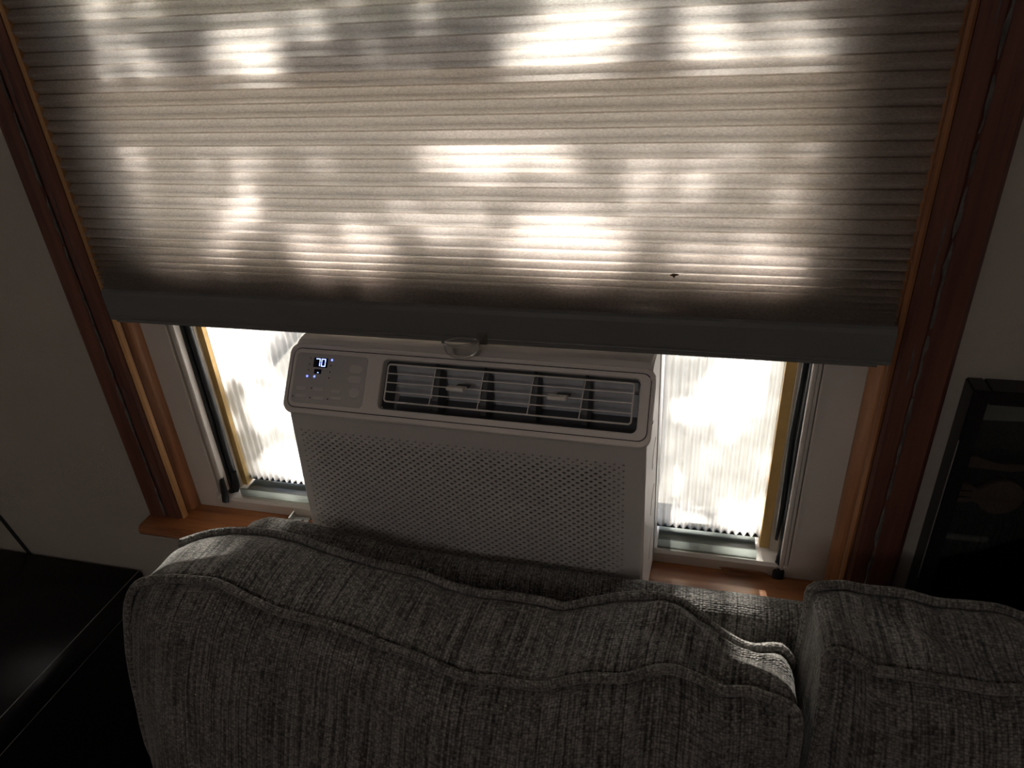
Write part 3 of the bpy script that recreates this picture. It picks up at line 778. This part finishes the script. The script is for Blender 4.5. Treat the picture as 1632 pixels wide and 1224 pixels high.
def cushion(name, label, Lp, Up, H, seed, open_end, folds=()):
    nu, nb, nv = 120, 16, 40
    Lc, Uc = resample(Lp, nu), resample(Up, nu)
    ctr = (Lc[nu // 2] + Uc[nu // 2]) / 2; ctr.z -= H
    root = empty(name, ctr); tag(root, label, 'cushion', 'back cushions of the sofa')
    wid = (Lc[-1] - Lc[0]).length
    def nz(x, y, z, s): return noise.noise((x * s + seed * 3.1, y * s, z * s))
    def rnd_edge(u): # rounding of the outline towards the two ends
        e = min(u, 1 - u) * wid
        return min(1.0, e / .09)
    rows, uvs = [], []
    # rear face (bottom to top), band, front face (top to bottom), as one sheet
    def front(i, v):
        u = i / (nu - 1); p = Lc[i].copy(); e = rnd_edge(u)
        bl = math.sin(min(1, v * 1.0) * math.pi) ** .55 if 0 < v < 1 else 0
        bulge = .105 * bl * (0.25 + .75 * math.sin(e * math.pi / 2) ** .8)
        p.y -= bulge * (1 - .15 * v) + .05 * v
        p.z -= v * H - .0045 * math.sin(math.pi * min(1, v * 9))
        sag = nz(p.x, 0, p.z, 7) * .010 * min(1, v * 8) + nz(p.x, 0, p.z, 16) * .004 * min(1, v * 8)
        p.y -= sag
        p.x += -.021 * math.sin(min(1, v * 4.5) * math.pi / 2) * (1 - u) ** 3 if open_end < 0 else 0
        return p
    def rear(i, v):
        u = i / (nu - 1); p = Uc[i].copy(); e = rnd_edge(u)
        p.y += (-.177 - p.y) * math.sin(min(1, v * 7) * math.pi / 2)
        p.z -= v * H
        p.z -= .006 * math.sin(min(1, v * 10) * math.pi) 
        return p
    def band(i, t):
        u = i / (nu - 1); e = rnd_edge(u)
        p = Uc[i].lerp(Lc[i], t)
        c = 4 * t * (1 - t)
        nrm = Vector((0, .08, 1))
        p += nrm * (.0105 * c ** .45 * (.4 + .6 * e))
        p += nrm * c * (nz(p.x, p.y, 0, 14) * .005 + nz(p.x, p.y, 5, 34) * .0022)
        for (u0, t0, u1, t1, wd, hgt) in folds:
            ax, ay = u0 * wid, t0 * .1; bx, by = u1 * wid, t1 * .1; qx, qy = u * wid, t * .1
            k = max(0, min(1, ((qx - ax) * (bx - ax) + (qy - ay) * (by - ay)) / ((bx - ax) ** 2 + (by - ay) ** 2)))
            dd = math.hypot(qx - ax - k * (bx - ax), qy - ay - k * (by - ay))
            p += nrm * hgt * math.exp(-(dd / wd) ** 2) * min(1, 6 * t, 6 * (1 - t))
        return p
    prev = None; vacc = [0.0] * nu; s_acc = [0.0]
    for i in range(1, nu): s_acc.append(s_acc[-1] + (Lc[i] - Lc[i - 1]).length)
    spec = [('r', 1 - j / 14) for j in range(14)] + [('b', j / nb) for j in range(nb + 1)] + [('f', (j / nv) ** 1.5) for j in range(1, nv + 1)]
    for kind, t in spec:
        row = [(rear if kind == 'r' else band if kind == 'b' else front)(i, t) for i in range(nu)]
        if prev:
            vacc = [a + (p - q).length for a, p, q in zip(vacc, row, prev)]
        # one running length per row keeps the yarn straight
        mv = vacc[nu // 2]
        uvs.append([(s_acc[i], vacc[i] * .3 + mv * .7) for i in range(nu)])
        rows.append(row); prev = row
    mb = MB(); mb.grid([[p - ctr for p in r] for r in rows], uvs)
    # side boxing strips, bulging outwards
    nr, nf = 14, nv
    for end, sgn in ((0, -1), (nu - 1, 1)):
        srow, suv = [], []
        for j in range(25):
            v = j / 24
            f_, r_ = front(end, v), rear(end, v)
            if j == 0: f_, r_ = band(end, 1.0), band(end, 0.0)
            line, lu = [], []
            for t in range(13):
                q = r_.lerp(f_, t / 12)
                if j == 0: q = band(end, t / 12)
                c = 4 * (t / 12) * (1 - t / 12)
                q.x += sgn * (.020 if sgn == open_end else .003) * c ** .6 * min(1, v * 7) * (1 - .5 * v)
                q.x += sgn * nz(q.y, q.z, 3, 12) * (.003 if sgn == open_end else .0008) * c
                line.append(q - ctr); lu.append((t / 12 * .11 + 3.1 * sgn, -v * H))
            srow.append(line); suv.append(lu)
        mb.grid(srow, suv, flip=(sgn > 0))
    o = mb.build('cover', M_sofa, root, smooth=True)
    # piping on the two seams, running on down the sides
    def pipe(seam, side, nm, oy):
        pts = []
        for j in range(16, 0, -1): pts.append(side(0, (j / 16) ** 1.5 * .8))
        pts += seam
        for j in range(1, 17): pts.append(side(nu - 1, (j / 16) ** 1.5 * .8))
        pts = resample(pts[::2] if len(pts) > 60 else pts, 260)
        rows, uv, up = [], [], Vector((0, 0, 1)); acc = 0
        for i, p in enumerate(pts):
            t = (pts[min(i + 1, 259)] - pts[max(i - 1, 0)]).normalized()
            s = t.cross(up); s = s.normalized() if s.length > 1e-4 else Vector((0, 1, 0))
            up = s.cross(t).normalized()
            if i: acc += (p - pts[i - 1]).length
            r = .0052 + .0005 * noise.noise((acc * 40, seed, 0))
            rows.append([p - ctr + Vector((0, oy, .0052)) + s * math.cos(a) * r + up * math.sin(a) * r for a in [2 * math.pi * k / 8 for k in range(9)]])
            uv.append([(acc, k * .004) for k in range(9)])
        MB().grid(rows, uv, flip=True).build(nm, M_piping, root, smooth=True)
    pipe(Lc, front, 'front_piping', -.0022)
    pipe(Uc, rear, 'rear_piping', .0018)
    return root
cushion('sofa_cushion', 'ribbed grey-brown sofa back cushion with two piped seams, below the air conditioner', L1, U1, 0.555, 1, -1,
        folds=((.80, .15, .985, .80, .010, .010), (.86, .02, .99, .35, .006, .006), (.80, .45, .93, .95, .012, -.008), (.60, .1, .64, .9, .03, -.006)))
cushion('sofa_cushion', 'ribbed grey-brown sofa back cushion at the right, below the wall frame', L2, U2, 0.585, 5, 1,
        folds=((.05, .1, .16, .7, .012, .004), (.10, .3, .30, .9, .02, -.006)))

sofa = empty('sofa', (0.13, -0.45, 0)); tag(sofa, 'grey-brown chenille sofa pushed against the window wall', 'sofa')
def fabric_sheet(rows, name, parent, loc):
    """grid with metre UVs, origin at loc"""
    nu = len(rows[0]); acc = [0.0] * nu; uv = []; prev = None
    for r in rows:
        if prev:
            m_ = (r[nu // 2] - prev[nu // 2]).length
            acc = [a + m_ for a in acc]
        s = 0; line = []
        for i in range(nu):
            if i: s += (r[i] - r[i - 1]).length
            line.append((r[i].x, acc[i]))
        uv.append(line); prev = r
    return MB().grid([[p - Vector(loc) for p in r] for r in rows], uv).build(name, M_sofa, parent, smooth=True)
loc = (0.13, -0.45, 0)
# back frame: rounded top, seen between the cushions and the window
prof = [(-.164, .30), (-.163, .90), (-.162, .955), (-.160, .974), (-.156, .982), (-.150, .985), (-.140, .987), (-.126, .986), (-.118, .982), (-.1145, .972), (-.114, .90), (-.114, .12)]
prof_s = []
for i in range(len(prof) - 1):
    for k in range(4):
        t = k / 4
        prof_s.append((prof[i][0] * (1 - t) + prof[i + 1][0] * t, prof[i][1] * (1 - t) + prof[i + 1][1] * t))
prof_s.append(prof[-1])
rows = []
for y, z in prof_s:
    line = []
    for i in range(161):
        x = -.578 + 1.42 * i / 160
        e = min(i, 160 - i) * 1.42 / 160
        dz = -.012 * (1 - min(1, e / .02)) ** 2 if z > .9 else 0
        bump_ = (.026 * math.exp(-max(0, x + .50) ** 2 / .11 ** 2) * min(1, max(0, (x + .578) / .045)) ** .6) * min(1, max(0, (z - .93) / .05))
        line.append(Vector((x, y, z + dz + bump_ + (.0022 * noise.noise((x * 14, y * 10, 2)) if z > .9 else 0))))
    rows.append(line)
fabric_sheet(rows, 'back_frame', sofa, loc)
def soft_box(x0, x1, y0, y1, z0, z1, name, r=.03):
    mb = MB().box(x0, x1, y0, y1, z0, z1); mb.v = [(a - loc[0], b - loc[1], c) for a, b, c in mb.v]
    me_o = mb.build(name, M_sofa, sofa, bevel=r)
    lay = me_o.data.uv_layers.new(name='uv')
    for lp in me_o.data.loops:
        p = me_o.data.vertices[lp.vertex_index].co; lay.data[lp.index].uv = (p.x + p.y * .3, p.z + p.y)
    return me_o
soft_box(-.578, .842, -.99, -.166, .10, .30, 'seat_base')
soft_box(-.80, -.68, -.99, -.14, .08, .52, 'arm'); soft_box(.875, 1.02, -.99, -.14, .08, .62, 'arm')
soft_box(-.60, .125, -.99, -.42, .31, .45, 'seat_pad', .05); soft_box(.135, .85, -.99, -.42, .31, .45, 'seat_pad', .05)
for x, y in ((-.54, -.95), (.80, -.95), (-.54, -.17), (.80, -.17)):
    MB().tube([(x - loc[0], y - loc[1], .10), (x - loc[0], y - loc[1], 0)], [.025, .018], 10).build('foot', M_table, sofa)

# ------------------------------------------------------------------ black cabinet at the left
cb = empty('cabinet', (-1.23, -0.235, 0)); tag(cb, 'black lacquered cabinet in the corner left of the sofa', 'cabinet')
TZ = .734
MB().box(-.30, .30, -.23, .23, TZ - .052, TZ).build('top', M_table, cb, bevel=.004, smooth=True)
MB().box(-.298, .298, -.222, .228, .08, TZ - .0545).build('body', M_table, cb, bevel=.002)
for i in range(3):
    z0 = .11 + i * .19
    dw = MB().box(-.28, .28, -.238, -.222, z0, z0 + .178).build('drawer', M_table, cb, bevel=.003)
    for x in (-.13, .13):
        MB().tube([(x, -.238, z0 + .09), (x, -.250, z0 + .09), (x, -.256, z0 + .09), (x, -.262, z0 + .09)], [.006, .006, .014, .010], 12).build('knob', M_knob, dw)
for x in (-.27, .27):
    for y in (-.19, .20):
        MB().box(x - .02, x + .02, y - .02, y + .02, 0, .08).build('foot', M_table, cb)
MB().tube([(.2992, -.2292, TZ - .0008), (.2992, .229, TZ - .0008)], .0008, 5).build('edge_highlight', M_edge, cb)  # highlights along the top's right edges, put in as pale strips
MB().tube([(.2998, -.2292, TZ - .0515), (.2998, .229, TZ - .0515)], .0006, 5).build('edge_highlight', M_edge, cb)
rq = random.Random(9)
for i in range(7):
    x, y = rq.uniform(-.10, .26), rq.uniform(-.2, .18); r = rq.uniform(.0006, .0013)
    MB().tube([(x - r, y, TZ + r * .4), (x + r, y + r, TZ + r * .4)], r * .5, 5).build('dust_fleck', M_caulk, cb)

# ------------------------------------------------------------------ framed piece on the wall at the right
fr = empty('picture_frame', (0.47, -0.004, 0.90)); tag(fr, 'black shadow-box frame with a small guitar shape, on the wall right of the window', 'picture frame')
fx0, fx1, fz0, fz1 = -.178, .20, 0.0, .325
for nm, a in (('frame_stile', (fx0, fx0 + .017, fz0, fz1)), ('frame_stile', (fx1 - .017, fx1, fz0, fz1)), ('frame_rail', (fx0 + .017, fx1 - .017, fz1 - .017, fz1)), ('frame_rail', (fx0 + .017, fx1 - .017, fz0, fz0 + .017))):
    MB().box(a[0], a[1], -.026, .004, a[2], a[3]).build(nm, M_frame, fr, bevel=.0015)
MB().box(fx0 - .0006, fx0 + .0004, -.0262, -.0250, fz0 + .06, fz0 + .262).build('edge_highlight', M_edge, fr)  # painted highlight line on the stile's front edge
MB().box(fx0 + .015, fx1 - .015, -.004, .003, fz0 + .015, fz1 - .015).build('backing', M_mat, fr)
MB().prism([(-.158, .281), (.12, .292), (.12, .318), (-.158, .307)], 'y', -.012, -.006).build('paper_strip', M_paper, fr, bevel=.001)
# guitar lying on its side: rounded body to the right, neck block to the left
gp = []
for i in range(25):
    a = math.radians(-150 + 300 * i / 24)
    gp.append((-.114 + .0235 * math.cos(a), .181 + .0235 * math.sin(a)))
gp += [(-.140, .190), (-.150, .196), (-.166, .197), (-.164, .188), (-.168, .178), (-.164, .170), (-.148, .170), (-.140, .172)]
gt = MB().prism(gp, 'y', -.013, -.006).build('guitar_shape', M_guitar, fr, bevel=.001)
for z in (.178, .187): MB().box(-.158, -.144, -.0136, -.0128, z - .0006, z + .0006).build('tuner_line', M_frame, gt)
MB().prism([(-.166, .218), (-.110, .216), (-.085, .222), (-.085, .228), (-.125, .225), (-.150, .232), (-.166, .228)], 'y', -.010, -.006).build('ribbon_shape', M_guitar, fr)
MB().prism([(-.166, .111), (-.11, .112), (-.11, .118), (-.166, .117)], 'y', -.010, -.006).build('caption_strip', M_paper, fr)
MB().box(fx0 + .016, fx1 - .016, -.0205, -.0195, fz0 + .016, fz1 - .016).build('glazing', M_glass, fr)

# ------------------------------------------------------------------ small things on the stool
br = empty('bracket', (-0.586, 0.011, ZS)); tag(br, 'small metal angle bracket lying on the wooden stool', 'bracket')
mb = MB()
hole = [(.006 + .0028 * math.cos(a), -.001 + .0028 * math.sin(a)) for a in [math.radians(45 * i) for i in range(8)]]
outr = [(.016, -.001), (.016, .008), (.006, .008), (-.010, .008), (-.010, -.001), (-.010, -.010), (.006, -.010), (.016, -.010)]
mb.add([(x, y, .0030) for x, y in outr] + [(x, y, .0030) for x, y in hole] + [(x, y, .0004) for x, y in outr] + [(x, y, .0004) for x, y in hole],
       [(k, (k + 1) % 8, 8 + (k + 1) % 8, 8 + k) for k in range(8)] + [(16 + k, 16 + (k + 1) % 8, 24 + (k + 1) % 8, 24 + k) for k in range(8)] + [(k, (k + 1) % 8, 16 + (k + 1) % 8, 16 + k) for k in range(8)] + [(8 + k, 8 + (k + 1) % 8, 24 + (k + 1) % 8, 24 + k) for k in range(8)])
mb.build('flange', M_steel, br)
MB().box(-.0125, -.0098, -.010, .008, .0004, .014).build('upright', M_steel, br, bevel=.0006)
tag(MB().tube([(-.592, -.012, ZS + .005), (-.575, -.010, ZS + .0055), (-.555, -.009, ZS + .005), (-.530, -.010, ZS + .005)], .0048, 10).build('plastic_tube', M_cream, smooth=True), 'cream plastic tube end on the stool beside the bracket', 'tube')
rows = []
for i in range(13):
    t = i / 12; x = .066 + .062 * t
    rows.append([(x, .0195 - .004 * math.sin(math.pi * t), ZS + .0008), (x, .0180 - .006 * math.sin(math.pi * t), ZS + .006), (x - .004, .0165 - .005 * math.sin(math.pi * t), ZS + .007 + .008 * math.sin(math.pi * (t * .8 + .1)))])
tag(MB().grid(rows).build('clear_film', M_clear, smooth=True), 'curled scrap of clear film at the foot of the right corrugated panel', 'plastic film')

# ------------------------------------------------------------------ outside: lawn and the tree whose leaves dapple the shade
tag(struct(MB().box(-30, 30, 0.15, 60, -0.6, -0.5).build('ground', M_grass)), 'paved ground outside the window', 'ground')
tree = empty('tree', (-2.9, 3.7, -0.5)); tag(tree, 'leafy tree standing outside behind the shade', 'tree')
tq = random.Random(17)
tloc = Vector(tree.location)
MB().tube([(0, 0, 0), (.05, 0, 1.2), (-.03, .05, 2.6), (.08, 0, 4.2), (.05, .05, 6.6)], [.22, .18, .15, .11, .05], 12).build('trunk', M_bark, tree, smooth=True)
for i in range(9):
    z0 = 2.2 + i * .38; ln = 2.9 - .1 * i if i % 2 == 0 else -1.6
    p = [Vector((0.04, 0.02, z0)) + Vector((ln * t, .35 * math.sin(2 * t + i), .55 * t * t + .10 * math.sin(5 * t + i))) for t in (0, .25, .5, .75, 1)]
    MB().tube(p, [.05, .03, .016, .010, .005], 7).build('branch', M_bark, tree, smooth=True)
# gaps in the crown, given as the spots (x, y, z, rx, rz) that the sun reaches through them
GAPS = [(-.145, -.01, 1.565, .055, .024, 1), (-.672, -.01, 1.585, .028, .055, .9), (-.483, -.01, 1.563, .034, .020, .9), (.03, -.01, 1.562, .065, .012, .7),
        (-.40, -.01, 1.60, .05, .015, .5), (-.60, -.01, 1.62, .06, .02, .5),
        (-.225, -.01, 1.470, .075, .024, 1), (-.142, -.01, 1.362, .055, .042, 1), (-.419, -.01, 1.352, .055, .032, .85), (.050, -.01, 1.352, .055, .025, .7),
        (-.040, -.01, 1.425, .035, .020, .6), (-.672, -.01, 1.475, .020, .035, .6), (-.60, -.01, 1.36, .03, .02, .5), (-.28, -.01, 1.38, .03, .012, .7),
        (-.66, .06, 1.17, .06, .05, 1), (-.60, .06, 1.055, .07, .028, 1), (-.60, .06, .955, .06, .025, 1), (.062, .06, 1.155, .028, .045, 1), (.022, .06, 1.11, .018, .025, .9), (-.005, .06, 1.02, .018, .016, .8), (.09, .06, .935, .022, .025, 1)]
# frame across the sun's rays
ex = Vector((1, 0, 0)); ex = (ex - SUN_DIR * ex.dot(SUN_DIR)).normalized(); ey = SUN_DIR.cross(ex)
gaps = []
for x, y, z, rx, rz, pr in GAPS:
    p = Vector((x, y, z)); gaps.append((p.dot(ex), p.dot(ey), rx, rz * math.cos(SUN_EL), pr))
c0 = Vector((-.28, 0, 1.3)); cu, cv = c0.dot(ex), c0.dot(ey)
lv, lf = [], []
for i in range(15000):
    u = cu + tq.uniform(-1.15, 1.15); v = cv + tq.uniform(-.8, .95)
    dist = tq.uniform(3.2, 4.8)
    sz = tq.uniform(.022, .038)
    ok = True
    for gu, gv, rx, ry, pr in gaps:
        if ((u - gu) / (rx * .9 + sz * .4)) ** 2 + ((v - gv) / (ry * .9 + sz * .4)) ** 2 < 1 and tq.random() < pr: ok = False; break
    if not ok: continue
    p = ex * u + ey * v + SUN_DIR * dist - tloc
    n_ = Vector((tq.gauss(0, .6), tq.gauss(0, .6), 1)).normalized(); n_ = (n_ + SUN_DIR * .6).normalized()
    a_ = n_.orthogonal().normalized(); a_ = Matrix.Rotation(tq.uniform(0, 6.28), 3, n_) @ a_; b_ = n_.cross(a_)
    k = len(lv)
    lv += [p - a_ * sz, p + b_ * sz * .55 - a_ * sz * .2, p + a_ * sz, p - b_ * sz * .55 - a_ * sz * .2]
    lf.append((k, k + 1, k + 2, k + 3))
lm = bpy.data.meshes.new('foliage'); lm.from_pydata([tuple(p) for p in lv], [], lf); lm.materials.append(M_leaf)
lo = link(bpy.data.objects.new('foliage', lm), tree); lo['kind'] = 'stuff'
